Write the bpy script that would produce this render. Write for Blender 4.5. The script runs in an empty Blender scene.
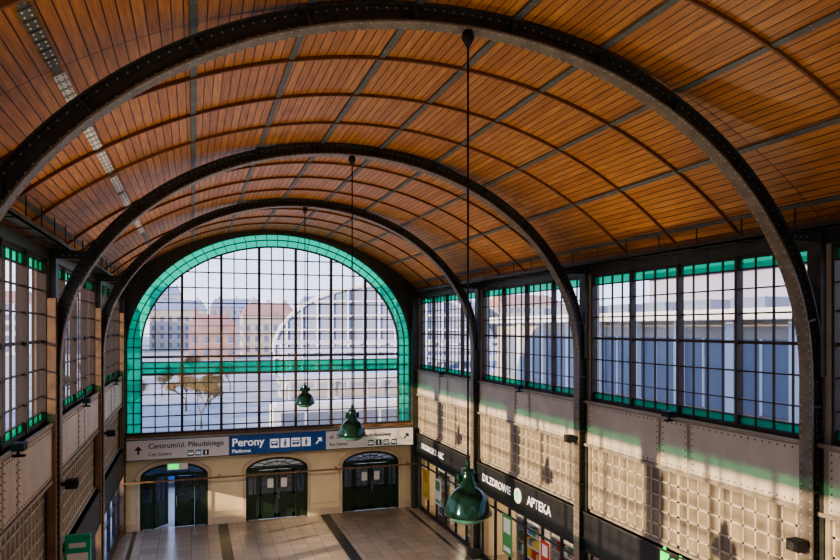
import bpy, math, random
from mathutils import Vector, Matrix
random.seed(7)
H=8.3            # eye height; all z below given relative to the eye unless noted
CX=3.5
XR,XL=9.85,-2.75
YE=29.5
YB=-5.6
ARCH_Y=[1.4,8.35,15.3,22.25,29.2]
C=bpy.context.scene.collection
try: bpy.context.scene.view_settings.look='AgX - Medium High Contrast'
except Exception as ex: print(ex)

# ---------------------------------------------------------------- materials
def mat(name,col,rough=.6,metal=0,noise=0,nscale=3,spec=.5,emit=None,estr=0,bump=0,bscale=20,trans=0):
    m=bpy.data.materials.new(name); m.use_nodes=True
    nt=m.node_tree; b=nt.nodes['Principled BSDF']
    b.inputs['Base Color'].default_value=(*col,1)
    b.inputs['Roughness'].default_value=rough
    b.inputs['Metallic'].default_value=metal
    b.inputs['Specular IOR Level'].default_value=spec
    if emit: 
        b.inputs['Emission Color'].default_value=(*emit,1); b.inputs['Emission Strength'].default_value=estr
    tc=nt.nodes.new('ShaderNodeTexCoord')
    if noise:
        n=nt.nodes.new('ShaderNodeTexNoise'); n.inputs['Scale'].default_value=nscale; n.inputs['Detail'].default_value=5
        nt.links.new(tc.outputs['Object'],n.inputs['Vector'])
        r=nt.nodes.new('ShaderNodeValToRGB')
        r.color_ramp.elements[0].position=.3; r.color_ramp.elements[1].position=.7
        r.color_ramp.elements[0].color=(*[c*(1-noise) for c in col],1)
        r.color_ramp.elements[1].color=(*[min(1,c*(1+noise)) for c in col],1)
        nt.links.new(n.outputs['Fac'],r.inputs['Fac']); nt.links.new(r.outputs['Color'],b.inputs['Base Color'])
    if bump:
        n=nt.nodes.new('ShaderNodeTexNoise'); n.inputs['Scale'].default_value=bscale
        nt.links.new(tc.outputs['Object'],n.inputs['Vector'])
        bp=nt.nodes.new('ShaderNodeBump'); bp.inputs['Strength'].default_value=bump; bp.inputs['Distance'].default_value=.02
        nt.links.new(n.outputs['Fac'],bp.inputs['Height']); nt.links.new(bp.outputs['Normal'],b.inputs['Normal'])
    return m
def glass(name,tcol,gl=.06,gcol=(1,1,1),diff=0,dcol=(1,1,1)):
    m=bpy.data.materials.new(name); m.use_nodes=True; nt=m.node_tree
    for n in list(nt.nodes): nt.nodes.remove(n)
    o=nt.nodes.new('ShaderNodeOutputMaterial'); t=nt.nodes.new('ShaderNodeBsdfTransparent'); t.inputs[0].default_value=(*tcol,1)
    g=nt.nodes.new('ShaderNodeBsdfGlossy'); g.inputs[0].default_value=(*gcol,1); g.inputs['Roughness'].default_value=.05
    x=nt.nodes.new('ShaderNodeMixShader'); x.inputs[0].default_value=gl
    nt.links.new(t.outputs[0],x.inputs[1]); nt.links.new(g.outputs[0],x.inputs[2]); last=x
    if diff:
        d=nt.nodes.new('ShaderNodeBsdfTranslucent'); d.inputs[0].default_value=(*dcol,1)
        y=nt.nodes.new('ShaderNodeMixShader'); y.inputs[0].default_value=diff
        nt.links.new(x.outputs[0],y.inputs[1]); nt.links.new(d.outputs[0],y.inputs[2]); last=y
    nt.links.new(last.outputs[0],o.inputs[0]); return m

M={}
M['steel']=mat('dark_steel',(.062,.064,.054),.45,.25,.25,4)
M['steelb']=mat('brown_steel',(.24,.145,.08),.5,.1,.25,4)
M['rivet']=mat('rivet_steel',(.46,.43,.38),.4,.2)
M['flange']=mat('arch_flange_steel',(.24,.205,.16),.42,.25,.25,5)
M['grey']=mat('grey_strip',(.15,.165,.155),.5,.2,.15,3)
M['glintgrey']=mat('glint_strip',(.85,.87,.86),.35,.0,.1,3)  # pale tone imitates low-sun glints on a ceiling strip
M['frame']=mat('window_frame',(.070,.048,.034),.5,.2)
M['framel']=mat('lattice_frame',(.60,.52,.40),.55,.1,.1,2)
M['panel']=mat('riveted_panel',(.68,.60,.48),.5,.1,.14,1.2)
M['paneld']=mat('panel_border',(.42,.36,.28),.5,.1,.15,2)
M['plaster']=mat('cream_plaster',(.84,.70,.45),.8,0,.06,1.5,bump=.1)
M['trim']=mat('stone_trim',(.66,.54,.38),.7,0,.08,2)
M['fascia']=mat('shop_fascia',(.026,.028,.031),.35)
M['doorg']=mat('door_green',(.018,.040,.022),.35,0,.2,3)
M['clear']=glass('clear_glass',(.90,.92,.95),.05)
M['doorglass']=glass('door_glass',(.20,.22,.22),.08)
M['green']=glass('green_glass',(.02,.42,.21),.05,diff=.3,dcol=(.05,.72,.38))
M['greend']=glass('dark_green_glass',(.01,.28,.15),.06,diff=.2,dcol=(.03,.50,.27))
M['frost']=mat('frosted_pane',(.30,.245,.17),.35,0,.3,1.5)
M['white']=mat('white_sign',(.84,.83,.80),.4)
M['blue']=mat('blue_sign',(.015,.10,.36),.35)
M['ink']=mat('sign_ink',(.03,.035,.045),.5)
M['wink']=mat('sign_white_ink',(.85,.85,.85),.5,emit=(1,1,1),estr=.25)
M['gink']=mat('sign_green_ink',(.02,.6,.1),.4,emit=(.05,1,.15),estr=1.2)
M['lampg']=mat('lamp_enamel',(.014,.050,.033),.10,.3)
M['lampglass']=mat('lamp_diffuser',(.10,.36,.24),.1,.1)
M['cable']=mat('cable_black',(.01,.01,.01),.6)
M['rib']=mat('wood_rib',(.22,.09,.035),.5,0,.2,4)
M['red']=mat('red_paint',(.5,.05,.03),.5)
M['teal']=mat('teal_paint',(.02,.45,.25),.4)
M['shopwall']=mat('shop_wall',(.75,.62,.42),.7)
M['lampem']=mat('lamp_emission',(1,1,1),.5,emit=(1,.78,.5),estr=9)

def wood_mat():
    m=bpy.data.materials.new('ceiling_planks'); m.use_nodes=True; nt=m.node_tree; b=nt.nodes['Principled BSDF']; L=nt.links.new
    uv=nt.nodes.new('ShaderNodeUVMap'); uv.uv_map='UVMap'
    br=nt.nodes.new('ShaderNodeTexBrick'); br.inputs['Scale'].default_value=1
    br.inputs['Brick Width'].default_value=1.7375; br.inputs['Row Height'].default_value=.14
    br.inputs['Mortar Size'].default_value=.009; br.inputs['Mortar Smooth'].default_value=.3; br.offset=0
    br.inputs['Color1'].default_value=(.66,.305,.098,1); br.inputs['Color2'].default_value=(.50,.205,.060,1)
    br.inputs['Mortar'].default_value=(.07,.022,.008,1)
    L(uv.outputs[0],br.inputs['Vector'])
    mp=nt.nodes.new('ShaderNodeMapping'); mp.inputs['Scale'].default_value=(1.2,14,1); L(uv.outputs[0],mp.inputs['Vector'])
    n=nt.nodes.new('ShaderNodeTexNoise'); n.inputs['Scale'].default_value=1.5; n.inputs['Detail'].default_value=6; L(mp.outputs[0],n.inputs['Vector'])
    r=nt.nodes.new('ShaderNodeValToRGB'); r.color_ramp.elements[0].position=.3; r.color_ramp.elements[0].color=(.66,.64,.64,1); r.color_ramp.elements[1].position=.7; r.color_ramp.elements[1].color=(1.15,1.13,1.12,1)
    L(n.outputs['Fac'],r.inputs['Fac'])
    mx=nt.nodes.new('ShaderNodeMix'); mx.data_type='RGBA'; mx.blend_type='MULTIPLY'; mx.inputs[0].default_value=1
    L(br.outputs['Color'],mx.inputs[6]); L(r.outputs['Color'],mx.inputs[7]); L(mx.outputs[2],b.inputs['Base Color'])
    b.inputs['Roughness'].default_value=.42
    bp=nt.nodes.new('ShaderNodeBump'); bp.inputs['Strength'].default_value=.6; bp.inputs['Distance'].default_value=.02; bp.invert=True
    L(br.outputs['Fac'],bp.inputs['Height']); L(bp.outputs[0],b.inputs['Normal'])
    return m
M['wood']=wood_mat()
def floor_mat():
    m=bpy.data.materials.new('stone_floor_tiles'); m.use_nodes=True; nt=m.node_tree; b=nt.nodes['Principled BSDF']; L=nt.links.new
    tc=nt.nodes.new('ShaderNodeTexCoord')
    br=nt.nodes.new('ShaderNodeTexBrick'); br.offset=0; br.inputs['Scale'].default_value=1
    br.inputs['Brick Width'].default_value=.6; br.inputs['Row Height'].default_value=.6; br.inputs['Mortar Size'].default_value=.008
    br.inputs['Color1'].default_value=(.40,.33,.265,1); br.inputs['Color2'].default_value=(.31,.255,.205,1); br.inputs['Mortar'].default_value=(.15,.13,.11,1)
    L(tc.outputs['Object'],br.inputs['Vector']); L(br.outputs['Color'],b.inputs['Base Color'])
    b.inputs['Roughness'].default_value=.25
    return m
M['floor']=floor_mat()
M['floord']=mat('dark_granite',(.035,.033,.032),.3,0,.2,6)

# ---------------------------------------------------------------- mesh builder
class MB:
    def __init__(s): s.v=[];s.f=[];s.m=[];s.ml=[];s.uv={}
    def mi(s,k):
        if k not in s.ml: s.ml.append(k)
        return s.ml.index(k)
    def add(s,vs,fs,k):
        o=len(s.v); s.v+=[tuple(v) for v in vs]; i=s.mi(k)
        for f in fs: s.f.append(tuple(o+a for a in f)); s.m.append(i)
    def box(s,x0,x1,y0,y1,z0,z1,k,T=None):
        x0,x1=sorted((x0,x1));y0,y1=sorted((y0,y1));z0,z1=sorted((z0,z1))
        vs=[Vector(p) for p in [(x0,y0,z0),(x1,y0,z0),(x1,y1,z0),(x0,y1,z0),(x0,y0,z1),(x1,y0,z1),(x1,y1,z1),(x0,y1,z1)]]
        if T: vs=[T@v for v in vs]
        s.add(vs,[(0,3,2,1),(4,5,6,7),(0,1,5,4),(1,2,6,5),(2,3,7,6),(3,0,4,7)],k)
    def cyl(s,p0,p1,r0,k,r1=None,n=8):
        p0=Vector(p0);p1=Vector(p1); r1=r0 if r1 is None else r1
        d=(p1-p0).normalized(); a=d.orthogonal().normalized(); b=d.cross(a)
        vs=[];fs=[]
        for i in range(n):
            t=2*math.pi*i/n; q=a*math.cos(t)+b*math.sin(t); vs+= [p0+q*r0,p1+q*r1]
        for i in range(n):
            j=(i+1)%n; fs.append((2*i,2*j,2*j+1,2*i+1))
        fs.append(tuple(2*i for i in range(n))[::-1]); fs.append(tuple(2*i+1 for i in range(n)))
        s.add(vs,fs,k)
    def rivet(s,p,nrm,r,k='rivet'):
        p=Vector(p);d=Vector(nrm).normalized();a=d.orthogonal().normalized();b=d.cross(a)
        vs=[];
        for i in range(6):
            t=math.pi*i/3; vs.append(p+(a*math.cos(t)+b*math.sin(t))*r)
        for i in range(6):
            t=math.pi*i/3; vs.append(p+(a*math.cos(t)+b*math.sin(t))*r*.6+d*r*.55)
        fs=[(i,(i+1)%6,6+(i+1)%6,6+i) for i in range(6)]+[tuple(range(6,12))]
        s.add(vs,fs,k)
    def sweep(s,path,r0,r1,y0,y1,k):
        vs=[];fs=[]
        for (x,z,nx,nz) in path:
            for (r,y) in ((r0,y0),(r0,y1),(r1,y1),(r1,y0)):
                vs.append((x+nx*r,y,z+nz*r))
        n=len(path)
        for i in range(n-1):
            for j in range(4):
                a=i*4+j;b=i*4+(j+1)%4; fs.append((a,b,b+4,a+4))
        fs.append((0,3,2,1)); e=(n-1)*4; fs.append((e,e+1,e+2,e+3))
        s.add(vs,fs,k)
    def lathe(s,prof,c,k,n=24):
        vs=[];fs=[]
        for (r,z) in prof:
            for i in range(n):
                t=2*math.pi*i/n; vs.append((c[0]+r*math.cos(t),c[1]+r*math.sin(t),c[2]+z))
        for j in range(len(prof)-1):
            for i in range(n):
                a=j*n+i;b=j*n+(i+1)%n; fs.append((a,b,b+n,a+n))
        s.add(vs,fs,k)
    def build(s,name,smooth=False,parent=None,off=(0,0,H)):
        xs=[v[0] for v in s.v];ys=[v[1] for v in s.v];zs=[v[2] for v in s.v]
        o=Vector(((min(xs)+max(xs))/2,(min(ys)+max(ys))/2,min(zs)))
        me=bpy.data.meshes.new(name); me.from_pydata([tuple(Vector(v)-o) for v in s.v],[],s.f)
        for k in s.ml: me.materials.append(M[k])
        me.polygons.foreach_set('material_index',s.m)
        if smooth: me.polygons.foreach_set('use_smooth',[True]*len(s.f))
        me.update(); ob=bpy.data.objects.new(name,me); ob.location=o+Vector(off); C.objects.link(ob)
        if parent:
            ob.parent=parent; ob.location=ob.location-parent.location
        return ob
def text(body,loc,size,rot,m,parent,name,ext=.004,align='LEFT',bold=0):
    cu=bpy.data.curves.new(name,'FONT'); cu.body=body; cu.size=size; cu.extrude=ext; cu.align_x=align; cu.align_y='CENTER'; cu.offset=bold
    cu.materials.append(M[m]); ob=bpy.data.objects.new(name,cu); C.objects.link(ob)
    ob.rotation_euler=rot; ob.location=Vector(loc)+Vector((0,0,H))
    if parent: ob.parent=parent; ob.location-=parent.location
    return ob

FZ=-H
ZC=-.8
def epath(a,b,zbase,n=64,m=10,cx=CX,zc=ZC):
    p=[]
    for i in range(m): 
        t=i/m; p.append((cx+a,zbase+(zc-zbase)*t,1,0))
    for i in range(n+1):
        t=math.pi*i/n; nx,nz=math.cos(t)/a,math.sin(t)/b; l=math.hypot(nx,nz)
        p.append((cx+a*math.cos(t),zc+b*math.sin(t),nx/l,nz/l))
    for i in range(1,m+1):
        t=i/m; p.append((cx-a,zc+(zbase-zc)*t,-1,0))
    return p
def resample(path,step):
    out=[];acc=0
    for i in range(len(path)-1):
        p,q=path[i],path[i+1]; L=math.hypot(q[0]-p[0],q[1]-p[1]); 
        while acc<L:
            t=acc/L; out.append(tuple(p[j]+(q[j]-p[j])*t for j in range(4))); acc+=step
        acc-=L
    return out

# ---------------------------------------------------------------- ceiling
RC=9.5; ZA=4.28; HW=6.75
def ceil_z(dx): return ZA-RC+math.sqrt(RC*RC-dx*dx)
amax=math.asin(HW/RC); NS=72
def cpath(a0=-amax,a1=amax,n=NS):
    return [(CX+RC*math.sin(a1+(a0-a1)*i/n),ZA-RC+RC*math.cos(a1+(a0-a1)*i/n),math.sin(a1+(a0-a1)*i/n),math.cos(a1+(a0-a1)*i/n)) for i in range(n+1)]
def make_ceiling():
    me=bpy.data.meshes.new('ceiling'); vs=[];fs=[];uvs=[]
    p=cpath(); ys=[YB,YE+.5]
    for (x,z,nx,nz) in p:
        for y in ys: vs.append((x,y,z)); 
    for (x,z,nx,nz) in p:
        for y in ys: vs.append((x+nx*.15,y,z+nz*.15))
    n=len(p)
    for i in range(n-1):
        a=2*i; fs.append((a,a+1,a+3,a+2)); u0=RC*2*amax*i/(n-1);u1=RC*2*amax*(i+1)/(n-1)
        uvs+=[(ys[0]-1.4,u0),(ys[1]-1.4,u0),(ys[1]-1.4,u1),(ys[0]-1.4,u1)]
    o=2*n
    for i in range(n-1):
        a=o+2*i; fs.append((a,a+2,a+3,a+1)); uvs+=[(0,0)]*4
    for a in (0,2*(n-1)):
        fs.append((a,a+1,o+a+1,o+a)); uvs+=[(0,0)]*4
    me.from_pydata(vs,[],fs); l=me.uv_layers.new(name='UVMap')
    for i,u in enumerate(uvs): l.data[i].uv=u
    me.materials.append(M['wood']); ob=bpy.data.objects.new('ceiling',me); ob.location=(0,0,H); C.objects.link(ob)
make_ceiling()
b=MB()
yy=1.4-1.7375*3
while yy<YE-.3:
    if min(abs(yy-a) for a in ARCH_Y[:4])>.3: b.sweep(cpath(),-.055,0.02,yy-.02,yy+.02,'rib')
    yy+=1.7375
b.build('trim_1')
b=MB()
for dx in (-6.1,-4.95,-3.5,-2.1,-.7,.7,2.1,3.5,4.95,6.1):
    a=math.asin(dx/RC); w=.046/RC
    b.sweep(cpath(a-w,a+w,1),-.03,.02,YB,YE-.1,'grey')
    x,z=CX+RC*math.sin(a),ZA-RC+RC*math.cos(a); n=(-math.sin(a),0,-math.cos(a))
    t=(math.cos(a),0,-math.sin(a))
    yy=1.5
    while yy<YE-.2:
        for s_ in (-.03,.03):
            b.rivet((x+n[0]*.03+t[0]*s_,yy,z+n[2]*.03+t[2]*s_),n,.010)
        yy+=.3475
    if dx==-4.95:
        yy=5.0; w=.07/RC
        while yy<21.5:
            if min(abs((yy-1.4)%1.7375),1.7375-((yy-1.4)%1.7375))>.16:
                b.sweep(cpath(a-w,a+w,1),-.045,-.03,yy-.09,yy+.09,'glintgrey' if yy>8.5 else 'grey')  # pale plates carry the strip's sun glints as colour
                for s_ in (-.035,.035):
                    for q in (-.05,.05): b.rivet((x+n[0]*.045+t[0]*s_,yy+q,z+n[2]*.045+t[2]*s_),n,.014,'grey' if yy>8.5 else 'glintgrey')
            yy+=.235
b.build('trim_2')

# ---------------------------------------------------------------- steel arches
AP=epath(6.05,4.82,FZ,72,14)
AW=.125
def steel_arch(y):
    b=MB()
    b.sweep(AP,0,.025,y-AW,y+AW,'flange')
    b.sweep(AP,.025,.235,y-.02,y+.02,'steel')
    b.sweep(AP,.235,.26,y-AW,y+AW,'steel')
    for s in (-1,1):
        b.sweep(AP,.025,.085,y+s*.02,y+s*.035,'steel'); b.sweep(AP,.185,.235,y+s*.02,y+s*.035,'steel')
    for (x,z,nx,nz) in resample(AP,.13):
        for s in (-1,1):
            b.rivet((x,y+s*.09,z),(-nx,0,-nz),.020)
        if z>-6: 
            b.rivet((x+nx*.055,y-.035,z+nz*.055),(0,-1,0),.014); b.rivet((x+nx*.21,y-.035,z+nz*.21),(0,-1,0),.014)
    for (x,z,nx,nz) in resample(AP,1.4):
        T=Matrix(((nx,0,-nz,x),(0,1,0,y),(nz,0,nx,z),(0,0,0,1)))
        b.box(.025,.235,-.10,.10,-.02,.02,'steel',T)
    for s,xw in ((1,XR),(-1,XL)):
        b.box(xw-s*.12,xw-s*.002,y-.13,y+.13,-.8,1.62,'steel')
        b.box(CX+s*5.45,xw-s*.02,y-.05,y+.05,1.42,1.56,'steel')
        b.box(CX+s*5.45,xw-s*.02,y-.12,y+.12,1.56,1.59,'steel')
        pts=[(CX+s*6.25,-.2),(xw-s*.1,-.2),(xw-s*.1,.35)]
        vs=[(px,y+d,pz) for d in (-.015,.015) for px,pz in pts]
        b.add(vs,[(0,1,2),(5,4,3),(0,3,4,1),(1,4,5,2),(2,5,3,0)],'steel')
        for q in range(4):
            b.rivet((CX+s*(5.65+q*.12),y-.05,1.49),(0,-1,0),.018)
        b.box(CX+s*5.98,xw-s*.002,y-.22,y+.22,FZ,FZ+.35,'steel')
    return b.build('steel_arch')
for y in ARCH_Y[:4]: steel_arch(y)

# ---------------------------------------------------------------- side walls
Z1T,Z1B=1.38,-1.9
Z2T,Z2B=-3.1,-4.75
ZS0,ZS1=-5.8,-4.8
bays=[(-5.55,1.4)]+[(ARCH_Y[i],ARCH_Y[i+1]) for i in range(4)]
wn=[0]
def side(s,xw,name):
    X=lambda o: xw+s*o
    b=MB()
    b.box(X(0),X(.3),YB,YE,1.38,1.62,'steel')
    b.box(X(0),X(.25),YB,YE,1.62,ceil_z(HW-.3)+.1,'rib')
    b.box(X(-.05),X(.25),YB,YE,Z2T,Z1B,'paneld')
    b.box(X(-.10),X(.05),YB,YE,Z1B-.07,Z1B,'paneld'); b.box(X(-.10),X(.05),YB,YE,Z2T,Z2T+.06,'paneld')
    b.box(X(0),X(.25),YB,YE,ZS1-.02,Z2B,'paneld')
    for y in ARCH_Y:
        b.box(X(0),X(.28),y-.2,min(y+.2,YE),FZ,1.38,'paneld' if s>0 else 'steelb')
        if s<0: b.box(X(-.15),X(0),y-.32,min(y-.14,YE),FZ,.6,'steelb')
    for (y0,y1) in bays:
        a,c=y0+.22,y1-.22; L=c-a; cuts=[a,a+L*.42,a+L*.43,a+L*.56,a+L*.57,c]
        for i in (0,2,4):
            p0,p1=cuts[i]+.02,cuts[i+1]-.02; z0,z1=Z2T+.1,Z1B-.1
            b.box(X(-.08),X(-.05),p0,p1,z0,z1,'panel')
            n=max(3,int((p1-p0)/.16))
            for j in range(n+1):
                yy=p0+.05+(p1-p0-.1)*j/n
                for zz in (z0+.05,z1-.05): b.rivet((X(-.08),yy,zz),(-s,0,0),.02,'steelb')
            for j in range(1,7):
                zz=z0+.05+(z1-z0-.1)*j/7
                for yy in (p0+.05,p1-.05): b.rivet((X(-.08),yy,zz),(-s,0,0),.02,'steelb')
    b.build('wall_'+name)
    for bi,(y0,y1) in enumerate(bays):
        a,c=y0+.2,y1-.2; L=c-a
        wn[0]+=1; b=MB()
        b.box(X(.08),X(.16),a,c,Z1T-.06,Z1T,'frame'); b.box(X(.05),X(.2),a,c,Z1B,Z1B+.07,'frame')
        for i in range(5):
            yy=a+L*i/4; w=.05 if i in(0,4) else .034
            b.box(X(.03),X(.18),max(a,yy-w),min(c,yy+w),Z1B,Z1T,'frame')
        for i in range(17):
            if i%4: 
                yy=a+L*i/16; w=.022 if i%2 else .03
                b.box(X(.09),X(.13),yy-w/2,yy+w/2,Z1B,Z1T,'frame')
        for zz,w in ((1.12,.03),(.75,.025),(.28,.03),(-.27,.06),(-.82,.03),(-1.36,.025),(-1.68,.03)):
            b.box(X(.09),X(.14),a,c,zz-w/2,zz+w/2,'frame')
        gx=X(.12)
        def pane(z0,z1,k,xx): b.add([(xx,a,z0),(xx,c,z0),(xx,c,z1),(xx,a,z1)],[(0,1,2,3)],k)
        pane(Z1B,-1.68,'greend',gx); pane(-1.68,1.12,'clear',gx); pane(1.12,Z1T,'greend',gx)
        b.build('window_%d'%wn[0])
        wn[0]+=1; b=MB()
        b.box(X(.06),X(.18),a,c,Z2T-.06,Z2T,'framel'); b.box(X(.06),X(.18),a,c,Z2B,Z2B+.06,'framel')
        N=22
        for i in range(N+1):
            yy=a+L*i/N; w=.08 if i%11==0 else .045
            b.box(X(.06),X(.12),max(a,yy-w/2),min(c,yy+w/2),Z2B,Z2T,'framel')
        for i in range(1,5):
            zz=Z2B+(Z2T-Z2B)*i/5; b.box(X(.06),X(.11),a,c,zz-.022,zz+.022,'framel')
        b.box(X(.10),X(.13),a,c,Z2B,Z2T,'frost')
        b.build('window_%d'%wn[0])
    b=MB(); b.box(X(-.12),X(-.001),YB,YE-.02,ZS0,ZS1-.02,'fascia'); b.box(X(-.15),X(-.001),YB,YE-.02,ZS1-.06,ZS1-.02,'steel'); b.box(X(-.15),X(-.001),YB,YE-.02,ZS0-.03,ZS0+.02,'steel')
    fas=b.build('shop_fascia')
    b=MB(); xo=-.34
    b.box(X(xo),X(xo+.20),YB,YE-.3,1.60,1.63,'steel'); b.box(X(xo),X(xo+.02),YB,YE-.3,1.60,1.70,'steel'); b.box(X(xo+.18),X(xo+.20),YB,YE-.3,1.60,1.70,'steel')
    for k in range(3): b.cyl((X(xo+.05+.05*k),YB,1.65),(X(xo+.05+.05*k),YE-.3,1.65),.02,'cable')
    yy=YB+.3
    while yy<YE-.3:
        b.box(X(xo),X(-.001),yy-.02,yy+.02,1.58,1.6,'steel'); b.box(X(xo+.1),X(xo+.12),yy-.012,yy+.012,1.6,ceil_z(HW-.75)-.02,'steel')
        yy+=1.16
    b.build('cable_tray')
    return fas
fr=side(1,XR,'right'); fl=side(-1,XL,'left')
TR=(math.pi/2,0,-math.pi/2)
text('DR.ZDROWIE',(XR-.125,21.7,-5.3),.36,TR,'wink',fr,'pharmacy_lettering',bold=.006)
text('APTEKA',(XR-.125,18.35,-5.3),.40,TR,'wink',fr,'pharmacy_lettering_2',bold=.006)
text('DROBNOSCI  ABC',(XR-.125,28.4,-5.3),.34,TR,'wink',fr,'shop_lettering',bold=.006)
text('żabka',(XR-.125,12.2,-5.05),.62,TR,'gink',fr,'store_lettering',bold=.012)
b=MB(); b.cyl((XR-.13,18.95,-5.3),(XR-.15,18.95,-5.3),.24,'wink',n=20); b.box(XR-.17,XR-.15,18.80,19.10,-5.34,-5.26,'gink'); b.box(XR-.17,XR-.15,18.91,18.99,-5.45,-5.15,'gink')
b.build('pharmacy_emblem',parent=fr)

b=MB(); b.box(XL-.3,XR+.3,YB-.3,YB,FZ,ZA-1.6,'plaster'); b.box(0,7,YB-.3,YB,ZA-1.6,ZA-.7,'plaster'); b.build('wall_back')
b=MB(); b.box(XL-.3,XR+.3,YB-.3,YE+.3,FZ-.2,FZ,'floor')
for xs in (1.2,5.55): b.box(xs-.2,xs+.2,YB,YE-.05,FZ,FZ+.004,'floord')
b.box(XL+.45,XL+.6,YB,YE-.05,FZ,FZ+.004,'floord'); b.box(XR-.6,XR-.45,YB,YE-.05,FZ,FZ+.004,'floord')
b.build('floor')

# ---------------------------------------------------------------- end wall
A0,B0=6.1,4.93
DOORS=[(-2.05,.6),(2.15,4.8),(6.35,9.0)]
DSP,DTOP=-6.15,-5.6
ZW=-4.38
def door_outline(x0,x1,n=16,grow=0):
    w=(x1-x0)/2+grow; cx=(x0+x1)/2; r=DTOP-DSP+grow
    pts=[(cx+w,FZ)]
    for i in range(n+1):
        t=math.pi*i/n; pts.append((cx+w*math.cos(t),DSP+r*math.sin(t)))
    pts.append((cx-w,FZ)); return pts
def make_end():
    cu=bpy.data.curves.new('wall_end','CURVE'); cu.dimensions='2D'; cu.fill_mode='BOTH'; cu.extrude=.15
    def spl(pts):
        s=cu.splines.new('POLY'); s.points.add(len(pts)-1)
        for i,(x,z) in enumerate(pts): s.points[i].co=(x,z,0,1)
        s.use_cyclic_u=True
    top=[(CX+dx,ceil_z(dx)+.03) for dx in [6.6-13.2*i/40 for i in range(41)]]
    bot=[(XL-.25,FZ)]
    for (x0,x1) in DOORS: bot+=door_outline(x0,x1)[::-1]
    bot+=[(XR+.25,FZ)]
    spl(bot+top)
    spl([(p[0],p[1]) for p in epath(A0,B0,ZW,64,1)])
    ob=bpy.data.objects.new('tmp',cu); C.objects.link(ob)
    dg=bpy.context.evaluated_depsgraph_get(); me=bpy.data.meshes.new_from_object(ob.evaluated_get(dg))
    bpy.data.objects.remove(ob); me.materials.clear(); me.materials.append(M['plaster']); me.materials.append(M['steel']); me.name='wall_end'
    o=bpy.data.objects.new('wall_end',me); o.rotation_euler=(math.pi/2,0,0); o.location=(0,YE+.15,H); C.objects.link(o)
make_end()
b=MB()
for (x0,x1) in DOORS:
    cx=(x0+x1)/2; w=(x1-x0)/2
    p=[]
    for i in range(25):
        t=math.pi*i/24; nx,nz=math.cos(t)/w,math.sin(t)/(DTOP-DSP); l=math.hypot(nx,nz); p.append((cx+w*math.cos(t),DSP+(DTOP-DSP)*math.sin(t),nx/l,nz/l))
    b.sweep(p,0,.12,YE-.06,YE,'trim'); b.sweep(p,.12,.16,YE-.10,YE,'trim')
    for s in (-1,1): b.box(cx+s*w,cx+s*(w+.13),YE-.05,YE,FZ,DSP,'trim')
for i in range(2):
    xa,xb=DOORS[i][1]+.2,DOORS[i+1][0]-.2
    b.box(xa,xb,YE-.02,YE,FZ+.5,FZ+.55,'trim')
b.box(XL,XR,YE-.12,YE,ZW-.1,ZW,'steelb')
PO=epath(A0,B0,ZW,72,8)
top=[p for p in PO if p[1]>-.79]
vs=[];fs=[]
for p in top:
    dx=max(-6.35,min(6.35,(p[0]-CX)*1.04)); zt_=max(p[1],ceil_z(dx)-.01); vs+=[(p[0],YE-.02,p[1]),(CX+dx,YE-.02,zt_)]
for i in range(len(top)-1): fs.append((2*i,2*i+2,2*i+3,2*i+1))
b.add(vs,fs,'steel')
for s in (-1,1): b.box(CX+s*A0,CX+s*6.35,YE-.03,YE,ZW,2.0,'steel')
for s in (-1,1): b.box(CX+s*6.08,CX+s*6.34,YE-.35,YE-.03,FZ,1.6,'steel')
b.build('trim_3')
b=MB()
edges=[XL]+[v for d in DOORS for v in (d[0]-.13,d[1]+.13)]+[XR]
for i in range(0,len(edges),2):
    b.box(edges[i],edges[i+1],YE-.04,YE,FZ+.005,FZ+.3,'trim')
b.build('baseboard_end')

# end window
b=MB(); wy0,wy1=YE+.05,YE+.2
a1,b1=5.5,4.33
PI=epath(a1,b1,ZW,72,8); PM=epath(5.8,4.63,ZW,72,8)
b.sweep(PO,-.06,0,wy0-.05,wy1,'frame'); b.sweep(PM,-.015,.015,wy0,wy1-.05,'frame'); b.sweep(PI,-.03,.03,wy0-.02,wy1,'frame')
vs=[];fs=[]
for p,q in zip(PI,PO): vs+=[(p[0],YE+.12,p[1]),(q[0],YE+.12,q[1])]
for i in range(len(PI)-1): fs.append((2*i,2*i+1,2*i+3,2*i+2))
b.add(vs,fs,'green')
for i in range(1,40):
    t=math.pi*i/40
    b.cyl((CX+a1*math.cos(t),YE+.12,ZC+b1*math.sin(t)),(CX+A0*math.cos(t),YE+.12,ZC+B0*math.sin(t)),.016,'frame',n=4)
z=ZC
while z>ZW:
    for s in (-1,1): b.box(CX+s*a1,CX+s*A0,wy0,wy1-.05,z-.015,z+.015,'frame')
    z-=.45
vs=[(p[0],YE+.12,p[1]) for p in PI]; b.add(vs,[tuple(range(len(vs)))],'clear')
def topz(x): 
    d=(x-CX)/a1; return ZC+b1*math.sqrt(max(0,1-d*d))
def halfw(z): 
    if z<=ZC: return a1
    d=(z-ZC)/b1; return a1*math.sqrt(max(0,1-d*d))
N=21
for i in range(1,N):
    x=CX-a1+2*a1*i/N; mj=(i%3==0); w=.05 if mj else .022
    b.box(x-w,x+w,wy0-(.06 if mj else 0),wy1-(0 if mj else .06),ZW,topz(x),'frame')
rows=[-4.1,-3.65,-3.2,-2.75,-2.3,-1.42,-.9,-.25,.4,1.05,1.7,2.35,2.95]
for z in rows:
    h=halfw(z); w=.022
    b.box(CX-h,CX+h,wy0,wy1-.06,z-w,z+w,'frame')
for z in (-1.92,-1.2): b.box(CX-halfw(z),CX+halfw(z),wy0-.05,wy1,z-.045,z+.045,'frame')
b.box(CX-a1,CX+a1,wy0,wy1-.05,-1.69,-1.65,'frame')
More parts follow.
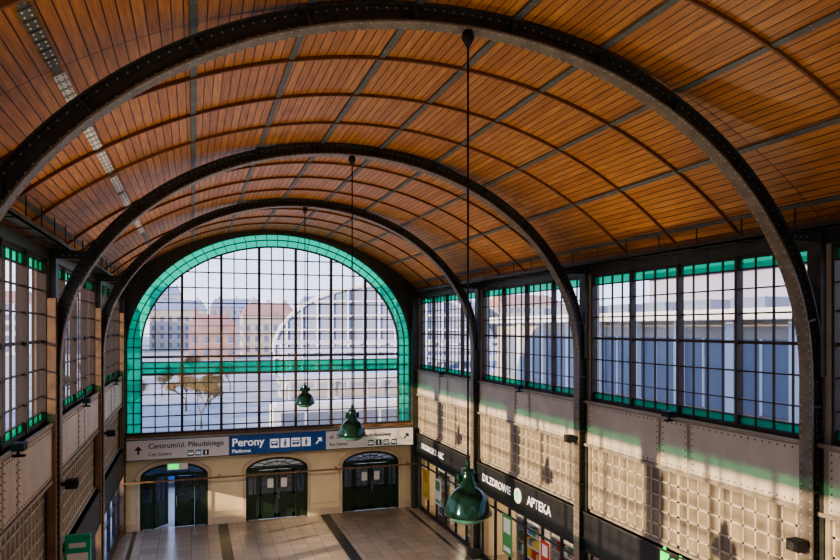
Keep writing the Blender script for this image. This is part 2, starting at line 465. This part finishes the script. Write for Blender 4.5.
b.add([(CX-a1,YE+.11,-1.92),(CX+a1,YE+.11,-1.92),(CX+a1,YE+.11,-1.42),(CX-a1,YE+.11,-1.42)],[(0,1,2,3)],'green')
b.box(CX-A0,CX+A0,YE,YE+.25,ZW,ZW+.08,'frame')
wn[0]+=1; b.build('window_%d'%wn[0])

# ---------------------------------------------------------------- doors
def leaf(b,x0,x1,T):
    z0,z1=FZ+.02,FZ+2.12; st=.13
    b.box(x0,x0+st,-.03,.03,z0,z1,'doorg',T); b.box(x1-st,x1,-.03,.03,z0,z1,'doorg',T)
    b.box(x0,x1,-.03,.03,z0,z0+.2,'doorg',T); b.box(x0,x1,-.03,.03,z1-.12,z1,'doorg',T); b.box(x0,x1,-.03,.03,z0+.98,z0+1.1,'doorg',T)
    b.box(x0+st,x1-st,-.012,.012,z0+.2,z0+.98,'doorg',T); b.box(x0+st+.08,x1-st-.08,-.028,.028,z0+.28,z0+.9,'doorg',T)
    b.box(x0+st,x1-st,-.004,.004,z0+1.1,z1-.12,'doorglass',T)
    xm=(x0+x1)/2; b.box(xm-.012,xm+.012,-.02,.02,z0+1.1,z1-.12,'doorg',T)
    for k in (1,2): 
        zz=z0+1.1+(z1-.12-z0-1.1)*k/3; b.box(x0+st,x1-st,-.02,.02,zz-.012,zz+.012,'doorg',T)
def door(n,x0,x1,open_=False):
    b=MB(); cx=(x0+x1)/2; w=(x1-x0)/2; yy=YE+.12
    p=[(cx+w,FZ,1,0)]
    for i in range(25):
        t=math.pi*i/24; r=DTOP-DSP; nx,nz=math.cos(t)/w,math.sin(t)/r; l=math.hypot(nx,nz); p.append((cx+w*math.cos(t),DSP+r*math.sin(t),nx/l,nz/l))
    p.append((cx-w,FZ,-1,0))
    b.sweep(p,-.11,-.0,yy-.08,yy+.08,'doorg')
    zt=FZ+2.15
    b.box(x0+.08,x1-.08,yy-.08,yy+.08,zt,zt+.12,'doorg')
    for i in range(1,8):
        t=math.pi*i/8; b.cyl((cx,yy,zt+.1),(cx+(w-.1)*math.cos(t),yy,max(zt+.1,DSP+(DTOP-DSP-.1)*math.sin(t))),.02,'doorg',n=4)
    q=[(cx+.6*math.cos(math.pi*i/12),zt+.1+.22*math.sin(math.pi*i/12),math.cos(math.pi*i/12),math.sin(math.pi*i/12)) for i in range(13)]
    b.sweep(q,-.02,.02,yy-.02,yy+.02,'doorg')
    vs=[(a[0],yy+.01,max(a[1],zt)) for a in p[1:-1]]; b.add(vs,[tuple(range(len(vs)))],'doorglass')
    sw=.42
    for s in (-1,1):
        xa,xb=(x0+.11,x0+.11+sw) if s<0 else (x1-.11-sw,x1-.11)
        b.box(xa,xb,yy-.02,yy+.02,FZ+.01,FZ+1.1,'doorg'); b.box(xb-.07 if s<0 else xa,xb if s<0 else xa+.07,yy-.07,yy+.07,FZ+.01,zt,'doorg')
        b.box(xa,xb,yy-.02,yy+.02,zt-.15,zt,'doorg'); b.box(xa,xb,yy-.004,yy+.004,FZ+1.1,zt-.15,'doorglass'); b.box((xa+xb)/2-.012,(xa+xb)/2+.012,yy-.02,yy+.02,FZ+1.1,zt-.15,'doorg')
    xa,xb=x0+.11+sw+.01,x1-.11-sw-.01
    if open_: Tl=Matrix.Translation((xa,yy,0))@Matrix.Rotation(math.radians(50),4,'Z')
    else: Tl=Matrix.Translation((xa,yy,0))
    leaf(b,0,cx-xa-.005,Tl); leaf(b,0,xb-cx-.005,Matrix.Translation((cx+.005,yy,0)))
    b.cyl((cx+.08,yy-.06,FZ+.85),(cx+.08,yy-.06,FZ+1.3),.015,'rivet')
    if n>1:
        for dx in (-.28,.30): b.box(cx+dx-.13,cx+dx+.13,yy-.036,yy-.031,FZ+1.35,FZ+1.75,'white')
    b.build('door_%d'%n)
for i,d in enumerate(DOORS): door(i+1,d[0],d[1],i==0)

# ---------------------------------------------------------------- wayfinding sign
e=bpy.data.objects.new('wayfinding_sign',None); e.location=(CX,YE-.35,H-4.95); C.objects.link(e)
sx0,sx1=-2.5,9.5; z0,z1=-5.30,-4.52; ys=YE-.60
b=MB(); xa,xb=1.42,5.5
b.box(sx0,xa,ys,ys+.14,z0,z1,'white'); b.box(xa,xb,ys,ys+.14,z0,z1,'blue'); b.box(xb,sx1,ys,ys+.14,z0,z1,'white')
b.box(sx0-.03,sx1+.03,ys-.01,ys+.15,z1,z1+.03,'steel'); b.box(sx0-.03,sx1+.03,ys-.01,ys+.15,z0-.03,z0,'steel')
for k in range(7):
    x=sx0+.4+k*(sx1-sx0-.8)/6; b.box(x-.03,x+.03,ys+.14,YE-.002,z0+.3,z0+.36,'steel')
def picto(x,z,w,k1,k2,kind):
    f=ys-.008
    b.box(x,x+w,f,ys,z-w/2,z+w/2,k1); g=f-.006
    if kind==0:
        b.add([(x+w*.5,g,z+w*.38),(x+w*.18,g,z),(x+w*.82,g,z)],[(0,1,2)],k2); b.box(x+w*.42,x+w*.58,g,f,z-w*.36,z,k2)
    elif kind==1:
        b.box(x+w*.12,x+w*.88,g,f,z-w*.2,z+w*.25,k2); b.box(x+w*.2,x+w*.8,g-.004,g,z,z+w*.16,k1); 
        for q in(.28,.72): b.cyl((x+w*q,f,z-w*.2),(x+w*q,g,z-w*.2),w*.1,k2,n=10)
    elif kind==2:
        b.cyl((x+w*.5,f,z+w*.3),(x+w*.5,g,z+w*.3),w*.11,k2,n=10); b.box(x+w*.36,x+w*.64,g,f,z-w*.1,z+w*.16,k2); b.box(x+w*.38,x+w*.48,g,f,z-w*.4,z-w*.1,k2);b.box(x+w*.52,x+w*.62,g,f,z-w*.4,z-w*.1,k2)
    elif kind==3:
        b.add([(x+w*.8,g,z+w*.32),(x+w*.35,g,z+w*.32),(x+w*.8,g,z-w*.12)],[(0,1,2)],k2)
        b.add([(x+w*.2,g,z-w*.2),(x+w*.3,g,z-w*.3),(x+w*.7,g,z+w*.15),(x+w*.6,g,z+w*.22)],[(0,1,2,3)],k2)
picto(sx0+.2,-4.91,.46,'white','ink',0)
picto(sx0+2.3,-5.12,.22,'ink','wink',1); picto(sx0+2.6,-5.12,.22,'blue','wink',1); picto(sx0+2.9,-5.12,.22,'ink','wink',2)
for k in range(4): picto(3.1+k*.45,-4.91,.38,'wink','blue',(1,2,1,2)[k])
picto(4.95,-4.91,.46,'blue','wink',3)
for k in range(4): picto(7.4+k*.36,-5.12,.24,'ink','wink',(1,2,1,1)[k])
picto(8.95,-4.91,.42,'white','ink',3)
sg=b.build('sign_board',parent=e)
FR=(math.pi/2,0,0)
text('Centrum/ul. Piłsudskiego',(sx0+.80,ys-.005,-4.77),.29,FR,'ink',e,'lettering_centre',bold=.002)
text('City Centre',(sx0+.80,ys-.005,-5.1),.18,FR,'ink',e,'lettering_centre_small',bold=.001)
text('Perony',(xa+.12,ys-.005,-4.81),.46,FR,'wink',e,'lettering_platforms',bold=.01)
text('Platforms',(xa+.12,ys-.005,-5.16),.2,FR,'wink',e,'lettering_platforms_small',bold=.003)
text('ul. Sucha / Dw. autobusowy',(xb+.15,ys-.005,-4.77),.25,FR,'ink',e,'lettering_bus',bold=.002)
text('Bus Station',(xb+.15,ys-.005,-5.1),.18,FR,'ink',e,'lettering_bus_small',bold=.001)
b=MB(); b.box(XL+.1,XR-.1,YE-.62,YE-.55,-6.23,-6.17,'steelb')
for k in range(8):
    x=XL+.5+k*(XR-XL-1)/7; b.box(x-.02,x+.02,YE-.55,YE,-6.22,-6.18,'steelb')
b.build('steel_rail')
b=MB(); b.box(-1.0,-.2,YE-.46,YE-.42,-5.80,-5.53,'white'); b.box(-.95,-.55,YE-.47,YE-.46,-5.77,-5.56,'gink'); b.box(-.62,-.58,YE-.43,YE,-5.65,-5.61,'steel')
b.build('exit_sign')

# ---------------------------------------------------------------- pendant lamps
def pendant(y,x=CX+.03):
    b=MB(); c=(x,y,-1.90)
    b.lathe([(.0,0),(.08,-.01),(.095,-.05),(.095,-.17),(.12,-.19),(.12,-.25),(.16,-.28),(.23,-.34),(.285,-.44),(.31,-.54),(.325,-.58),(.325,-.62),(.295,-.62),(.28,-.55),(.2,-.42)],c,'lampg')
    b.lathe([(.29,-.6),(.25,-.67),(.16,-.725),(.0,-.745)],c,'lampglass')
    for s in (-1,1): b.box(x+s*.1,x+s*.16,y-.02,y+.02,-2.10,-1.98,'lampg')
    b.lathe([(0,.1),(.03,.09),(.03,0),(.0,0)],c,'lampg',10)
    b.cyl((x,y,-1.82),(x,y,3.9),.014,'cable',n=6)
    b.lathe([(0,.0),(.07,0),(.09,-.08),(.03,-.2),(0,-.2)],(x,y,4.01),'cable',14)
    o=b.build('pendant_lamp',True)
    l=bpy.data.lights.new('pendant_fill','SPOT'); l.energy=620; l.color=(1,.84,.62); l.spot_size=math.radians(168); l.spot_blend=.5; l.shadow_soft_size=.2  # added fill for floor and end wall; the pendants themselves look unlit
    lo=bpy.data.objects.new('pendant_fill',l); C.objects.link(lo); lo.parent=o; lo.location=Vector((x,y,-2.72+H))-o.location
for y in ARCH_Y[1:4]: pendant(y)

def ceiling_fill(s,xw,y,z=-1.9,k=1):  # added uplighter with fitting, stands in for daylight bounce on the ceiling
    b=MB()
    b.box(xw-s*.102,xw-s*.28,y-.05,y+.05,z-.10,z-.07,'cable'); b.box(xw-s*.16,xw-s*.20,y-.02,y+.02,z-.07,z,'cable')
    b.box(xw-s*.11,xw-s*.28,y-.13,y+.13,z,z+.12,'cable')
    o=b.build('fill_fitting')
    l=bpy.data.lights.new('fill_lamp','SPOT'); l.energy=FILL_ENERGY*k; l.color=(1,.80,.56); l.spot_size=math.radians(110); l.spot_blend=1; l.shadow_soft_size=.15
    lo=bpy.data.objects.new('fill_lamp',l); C.objects.link(lo); lo.parent=o
    lo.location=Vector((xw-s*.2,y,z+.16+H))-o.location
    lo.rotation_euler=Vector((-s*.9,0,1)).to_track_quat('-Z','Y').to_euler()
FILL_ENERGY=600
for i,(y0,y1) in enumerate(bays):
    ceiling_fill(1,XR,(y0+y1)/2,k=.4 if i<2 else .85); ceiling_fill(-1,XL,(y0+y1)/2,k=.4 if i==0 else .85)
for (s,y,z) in ((1,8.35,-3.55),(1,15.3,-2.9),(-1,15.3,-3.2),(-1,22.25,-3.2)):
    b=MB(); x=CX+s*6.05; b.box(x,x-s*.08,y-.03,y+.03,z-.04,z+.04,'cable'); b.box(x-s*.08,x-s*.30,y-.11,y+.11,z-.09,z+.09,'cable'); b.cyl((x-s*.30,y,z),(x-s*.32,y,z),.07,'steel',n=14); b.build('wall_speaker')

# ---------------------------------------------------------------- ground floor shops
b=MB(); zt=ZS0-.03
for (y0,y1) in bays:
    a,c=y0+.2,y1-.2; L=c-a
    for i in range(7):
        q=a+L*i/6; b.box(XR,XR+.08,max(a,q-.035),min(c,q+.035),FZ,zt,'fascia')
    b.box(XR,XR+.08,a,c,FZ,FZ+.18,'fascia'); b.box(XR,XR+.08,a,c,zt-.1,zt,'fascia'); b.box(XR,XR+.06,a,c,FZ+2.05,FZ+2.1,'fascia')
    b.add([(XR+.05,a,FZ+.18),(XR+.05,c,FZ+.18),(XR+.05,c,zt),(XR+.05,a,zt)],[(0,1,2,3)],'clear')
b.build('shopfront_glazing')
b=MB()
b.box(XR+3.2,XR+3.3,YB,YE,FZ,ZS0,'shopwall'); b.box(XR+.3,XR+3.3,YB,YE,ZS0,ZS0+.1,'shopwall'); b.box(XR+.3,XR+3.3,YB,YE,FZ-.1,FZ+.0,'floor')
for y in (YB,8.3,15.25,22.2,YE-.12): b.box(XR+.3,XR+3.3,y,y+.12,FZ,ZS0,'shopwall')
b.build('shop_interior')
prod=[]
for i,c in enumerate([(.6,.05,.04),(.75,.35,.04),(.75,.65,.1),(.1,.35,.12),(.05,.2,.5),(.75,.7,.6),(.6,.2,.3),(.85,.85,.85)]):
    M['p%d'%i]=mat('product_%d'%i,c,.5); prod.append('p%d'%i)
def shelf(y0,y1,x0=XR+2.7,x1=XR+3.15,face='x'):
    b=MB(); b.box(x1-.03,x1,y0,y1,FZ,FZ+2.1,'white'); b.box(x0,x1,y0,y0+.03,FZ,FZ+2.1,'white'); b.box(x0,x1,y1-.03,y1,FZ,FZ+2.1,'white')
    for k in range(6):
        z=FZ+.08+k*.38; b.box(x0,x1,y0,y1,z,z+.03,'white')
        if k<5:
            q=y0+.05
            while q<y1-.25:
                w=random.uniform(.08,.2); h=random.uniform(.15,.31); b.box(x0+.04,x1-.06,q,q+w,z+.03,z+.03+h,random.choice(prod)); q+=w+.015
    b.build('product_shelf')
for (y0,y1) in ((15.6,18.4),(18.7,21.9),(22.6,25.2),(25.6,29.0),(9,12),(12.2,15)): shelf(y0,y1)
for (y0,y1) in ((16.0,17.9),(18.6,20.2),(23.2,24.6),(26.3,27.9)): shelf(y0,y1,XR+.45,XR+.85)
def shoplamp(y):
    b=MB(); b.box(XR+1.3,XR+1.7,y-.6,y+.6,ZS0-.08,ZS0-.001,'white'); b.box(XR+1.33,XR+1.67,y-.57,y+.57,ZS0-.085,ZS0-.08,'lampem'); o=b.build('ceiling_light_panel')
    l=bpy.data.lights.new('shop_lamp','AREA'); l.energy=38; l.color=(1,.80,.54); l.size=.5; l.shape='RECTANGLE'; l.size_y=1.2
    lo=bpy.data.objects.new('shop_lamp',l); C.objects.link(lo); lo.parent=o; lo.location=Vector((XR+1.5,y,ZS0-.1+H))-o.location
for y in (10.5,13,17,20.3,24,27.5): shoplamp(y)
def poster(y0,y1,z0,z1,k,k2):
    b=MB(); b.box(XR-.02,XR-.005,y0,y1,z0,z1,k); b.box(XR-.024,XR-.02,y0+.1,y1-.1,z0+(z1-z0)*.55,z1-.1,k2); b.box(XR-.024,XR-.02,y0+.1,y1-.1,z0+.1,z0+(z1-z0)*.2,k2)
    b.build('shop_poster')
poster(27.7,28.5,-7.6,-6.3,'p2','p1'); poster(26.2,26.9,-7.5,-6.4,'p7','p3'); poster(24.4,24.9,-7.6,-6.5,'p1','p7'); poster(19.6,20.3,-7.5,-6.2,'p3','p7'); poster(17.2,17.7,-7.3,-6.3,'p0','p7')
b=MB()
for (y0,y1) in bays:
    a,c=y0+.2,y1-.2; L=c-a
    for i in range(5):
        q=a+L*i/4; b.box(XL-.12,XL,max(a,q-.05),min(c,q+.05),FZ,zt,'fascia')
    b.box(XL-.1,XL,a,c,FZ,FZ+.5,'fascia'); b.box(XL-.1,XL,a,c,FZ+1.6,FZ+1.66,'fascia')
    b.add([(XL-.05,a,FZ+.5),(XL-.05,c,FZ+.5),(XL-.05,c,zt),(XL-.05,a,zt)],[(0,1,2,3)],'clear')
b.build('hall_glazing')
b=MB(); b.box(XL+.22,XL+.70,15.55,15.7,-5.05,-4.35,'teal'); b.box(XL+.26,XL+.66,15.54,15.55,-4.98,-4.72,'white'); b.box(XL+.3,XL+.62,15.53,15.54,-4.6,-4.5,'white'); b.box(XL+.16,XL+.22,15.6,15.65,-4.6,-4.55,'steel'); b.box(XL+.16,XL+.22,15.6,15.65,-4.9,-4.85,'steel')
b.build('projecting_sign')

# ---------------------------------------------------------------- exterior
M['asph']=mat('asphalt',(.34,.32,.31),.8,0,.25,.3); M['fac0']=mat('facade_lilac',(.40,.37,.44),.8,0,.1,.2); M['fac1']=mat('facade_brick',(.42,.26,.20),.8,0,.15,.4)
M['fac2']=mat('facade_cream',(.52,.44,.35),.8,0,.1,.3); M['fac3']=mat('facade_white',(.72,.69,.68),.7,0,.06,.3); M['roof']=mat('slate_roof',(.26,.27,.34),.7,0,.15,.4); M['rooft']=mat('tile_roof',(.38,.20,.15),.7,0,.2,.4)
M['win']=mat('building_glass',(.19,.21,.26),.45); M['bark']=mat('bark',(.20,.14,.09),.9,0,.3,3); M['leafm']=mat('dry_foliage',(.32,.23,.10),.8,0,.3,2)
M['shed']=mat('shed_roof',(.42,.45,.54),.6,.0,.1,.2); M['shedw']=mat('shed_gable_glass',(.24,.27,.35),.5)
b=MB(); b.box(-400,500,YE+.3,700,FZ-.25,FZ-.02,'asph'); b.box(XR+3.3,500,-60,YE+.3,FZ-.25,FZ-.02,'asph'); b.box(-400,XL-.3,-60,YE+.3,FZ-.25,FZ-.02,'asph'); b.build('street')
def building(x,y,w,d,h,k,kr,pitched=True,rot=0):
    b=MB(); b.box(-w/2,w/2,-d/2,d/2,0,h,k)
    if pitched:
        r=min(4,d*.3); b.add([(-w/2-.3,-d/2-.3,h),(w/2+.3,-d/2-.3,h),(w/2+.3,d/2+.3,h),(-w/2-.3,d/2+.3,h),(-w/2+2,0,h+r),(w/2-2,0,h+r)],[(0,1,5,4),(1,2,5),(2,3,4,5),(3,0,4),(3,2,1,0)],kr)
    else: b.box(-w/2-.3,w/2+.3,-d/2-.3,d/2+.3,h,h+.5,kr)
    fl=int(h/3.2); n=int(w/2.6); nd=int(d/2.6)
    for f in range(fl):
        z=1+f*3.2
        for i in range(n):
            xx=-w/2+w*(i+.5)/n; b.box(xx-.55,xx+.55,-d/2-.06,-d/2,z,z+1.8,'win'); b.box(xx-.7,xx+.7,-d/2-.15,-d/2,z-.15,z,'fac3')
        for i in range(nd):
            yy=-d/2+d*(i+.5)/nd; b.box(-w/2-.06,-w/2,yy-.55,yy+.55,z,z+1.8,'win'); b.box(w/2,w/2+.06,yy-.55,yy+.55,z,z+1.8,'win')
        b.box(-w/2-.1,w/2+.1,-d/2-.1,d/2+.1,z+2.05,z+2.2,k)
    for i in range(3):
        xx=-w/3+i*w/3; b.box(xx-.4,xx+.4,-.4,.4,h,h+5 if pitched else h+1.5,k)
    o=b.build('city_building',off=(0,0,0)); o.location=Vector((x,y,0)); o.rotation_euler=(0,0,rot)
    return o
for a in [(-30,250,24,16,14,'fac1','rooft'),(-5,270,20,16,15,'fac2','roof'),(18,300,22,16,17,'fac0','roof'),(-60,240,26,16,16,'fac3','rooft'),(85,230,30,18,15,'fac1','roof'),(120,230,26,18,17,'fac2','rooft'),
          (-12,340,14,14,24,'fac0','roof'),(70,330,40,18,20,'fac3','roof'),(-45,330,24,18,22,'fac0','roof'),(22,210,16,14,12,'fac2','rooft'),(5,190,12,10,9,'fac1','rooft')]:
    building(*a)
b=MB(); R=19
sp=[(R*math.cos(math.pi*i/32),4+11.5*math.sin(math.pi*i/32),math.cos(math.pi*i/32),math.sin(math.pi*i/32)) for i in range(33)]
b.sweep(sp,0,.3,0,50,'shed')
for k in range(11): b.sweep(sp,.3,.7,k*5,k*5+.5,'fac3')
for s in (-1,1): b.box(s*R,s*(R+.3),0,50,0,4,'fac3')
for i in range(-6,7):
    xx=i*2.8; zz=4+11.5*math.sqrt(1-(xx/R)**2); b.box(xx-.15,xx+.15,-.1,.1,0,zz,'fac3')
for z in (3,5.5,8,10.5,13): 
    h=R*math.sqrt(max(0,1-(max(0,z-4)/11.5)**2)); b.box(-h,h,-.08,.08,z-.15,z+.15,'fac3')
b.add([(p[0],.3,p[1]) for p in sp]+[(-R,.3,0),(R,.3,0)],[tuple(range(35))],'shedw')
o=b.build('train_shed',off=(0,0,0)); o.location=(42,136,0); o.rotation_euler=(0,0,-.45)
building(44,14,70,12,12.5,'fac0','roof',False,math.pi/2)
b=MB(); b.box(0,9,0,46,0,8.6,'fac2'); b.box(-.6,9.6,-.6,46.6,8.6,9.0,'fac3')
for i in range(16): 
    b.box(-.06,0,.8+i*2.8,3.1+i*2.8,5.2,7.9,'win'); b.box(-.3,0,.2+i*2.8,.6+i*2.8,0,8.6,'fac3'); b.box(-.06,0,1+i*2.8,3+i*2.8,1.2,4.0,'win'); b.box(-.1,-.06,1.9+i*2.8,2.0+i*2.8,5.2,7.9,'fac3')
    b.box(1.5,4.5,.5+i*2.8,2.2+i*2.8,9.0,9.5,'win')
o=b.build('station_annex',off=(0,0,0)); o.location=(19+4.5,-6+23,0)
building(-44,30,70,12,12,'fac2','roof',False,-math.pi/2)
def tree_mesh(seed,h=9):
    random.seed(seed); b=MB()
    def br(p,d,l,r,n):
        q=p+d*l; b.cyl(p,q,r,'bark',r*.65,4)
        if n==0: 
            for _ in range(3):
                e=q+Vector((random.uniform(-.5,.5),random.uniform(-.5,.5),random.uniform(-.3,.5))); s=.11
                b.add([e,e+Vector((s,0,s)),e+Vector((0,s,s*1.5)),e+Vector((-s,0,s))],[(0,1,2,3)],'leafm')
            return
        for _ in range(4 if n<4 else 3):
            nd=(d+Vector((random.uniform(-.8,.8),random.uniform(-.8,.8),random.uniform(-.15,.45)))).normalized(); br(q,nd,l*random.uniform(.62,.82),r*.62,n-1)
    br(Vector((0,0,0)),Vector((0,0,1)),h*.2,.18,5)
    return b
tm=[]
for sd in (1,2,3):
    o=tree_mesh(sd).build('bare_tree',off=(0,0,0)); tm.append(o)
pos=[(-5,62),(-1,70),(2,76),(-10,90),(-8,58),(4,90),(-12,74),(-3,86),(-6,50),(1,58),(-9,100),(0,112),(-16,112)]
random.seed(3)
for i,(x,y) in enumerate(pos):
    o=tm[i] if i<3 else bpy.data.objects.new('bare_tree',tm[i%3].data)
    if i>=3: C.objects.link(o)
    o.location=(x,y,-.018); o.rotation_euler=(0,0,random.uniform(0,6)); o.scale=[random.uniform(.55,.72)]*3
def canopy(x0,x1,y,h,d=5):
    b=MB(); b.box(x0,x1,y,y+d,h,h+.25,'shed'); b.box(x0,x1,y-.1,y,h-.25,h+.35,'fac3')
    n=int((x1-x0)/4)
    for i in range(n+1):
        x=x0+.3+(x1-x0-.6)*i/n; b.box(x-.1,x+.1,y+d/2-.1,y+d/2+.1,0,h,'fac3')
        b.add([(x,y+.1,h),(x,y+d/2,h-1.2),(x,y+d/2,h)],[(0,1,2)],'fac3')
    b.box(x0,x1,y+.5,y+d-.5,0,.8,'fac2')
    b.build('platform_canopy',off=(0,0,-.018))
canopy(7,34,54,4.2); canopy(9,46,66,5.0); canopy(10,60,80,5.6); canopy(12,70,98,6.2)
b=MB()
for i in range(40): b.box(-20+i*1.2,-19.92+i*1.2,41,41.08,0,2.0,'fac3')
for z in (.4,1.2,1.9): b.box(-20,28,41,41.08,z,z+.08,'fac3')
b.build('street_fence',off=(0,0,-.018))
def bus(x,y):
    b=MB(); b.box(0,11,0,2.5,.45,3.1,'fac3'); b.box(.2,10.8,.1,2.4,3.1,3.3,'fac3')
    for i in range(6): b.box(.5+i*1.7,2.0+i*1.7,-.02,0,1.5,2.7,'win')
    b.box(11,11.02,.2,2.3,1.4,2.8,'win'); b.box(0,11,-.015,0,.6,.9,'red')
    for xx in (2,8.8): b.cyl((xx,-.03,.5),(xx,.3,.5),.5,'cable',n=18); b.cyl((xx,2.2,.5),(xx,2.53,.5),.5,'cable',n=18)
    o=b.build('city_bus',off=(0,0,0)); o.location+=Vector((x,y,-.018))
bus(5,44.5)
def car(x,y,k):
    b=MB(); pr=[(0,.4),(0,.85),(.9,1.0),(1.5,1.45),(3.0,1.45),(3.7,1.0),(4.2,.9),(4.3,.4)]
    n=len(pr); vs=[(a,0,z) for a,z in pr]+[(a,1.7,z) for a,z in pr]; fs=[tuple(range(n)),tuple(range(2*n-1,n-1,-1))]+[(i,i+n,(i+1)%n+n,(i+1)%n) for i in range(n)]
    b.add(vs,fs,k); b.add([(1.05,-.01,1.02),(1.55,-.01,1.38),(2.95,-.01,1.38),(3.5,-.01,1.02)],[(0,1,2,3)],'win')
    for xx in (.8,3.4):
        b.cyl((xx,-.02,.32),(xx,.2,.32),.32,'cable',n=14); b.cyl((xx,1.5,.32),(xx,1.72,.32),.32,'cable',n=14)
    o=b.build('parked_car',off=(0,0,0)); o.location+=Vector((x,y,-.018))
car(-3,37,'p4'); car(2,38,'fac3'); car(-9,38,'p0'); car(12,38,'p5')

# ---------------------------------------------------------------- light
w=bpy.data.worlds.new('sky'); bpy.context.scene.world=w; w.use_nodes=True; nt=w.node_tree
bg=nt.nodes['Background']; tc=nt.nodes.new('ShaderNodeTexCoord'); sep=nt.nodes.new('ShaderNodeSeparateXYZ'); r=nt.nodes.new('ShaderNodeValToRGB')
r.color_ramp.elements[0].position=0; r.color_ramp.elements[0].color=(.66,.69,.80,1)
r.color_ramp.elements[1].position=.3; r.color_ramp.elements[1].color=(.36,.50,.88,1)
nt.links.new(tc.outputs['Generated'],sep.inputs[0]); nt.links.new(sep.outputs[2],r.inputs[0]); nt.links.new(r.outputs[0],bg.inputs[0]); bg.inputs[1].default_value=2.9
s=bpy.data.lights.new('sun','SUN'); s.energy=9; s.color=(1,.76,.50); s.angle=.012
so=bpy.data.objects.new('sun',s); C.objects.link(so); so.location=(-40,-10,40); so.rotation_euler=Vector((.88,.30,-.27)).to_track_quat('-Z','Y').to_euler()

cam=bpy.data.cameras.new('camera'); co=bpy.data.objects.new('camera',cam); C.objects.link(co)
co.location=(0,0,H); co.rotation_euler=(math.pi/2,0,-math.radians(18.8)); cam.lens=667/840*36; cam.sensor_width=36; cam.shift_y=48/840
cam.clip_end=1000; bpy.context.scene.camera=co
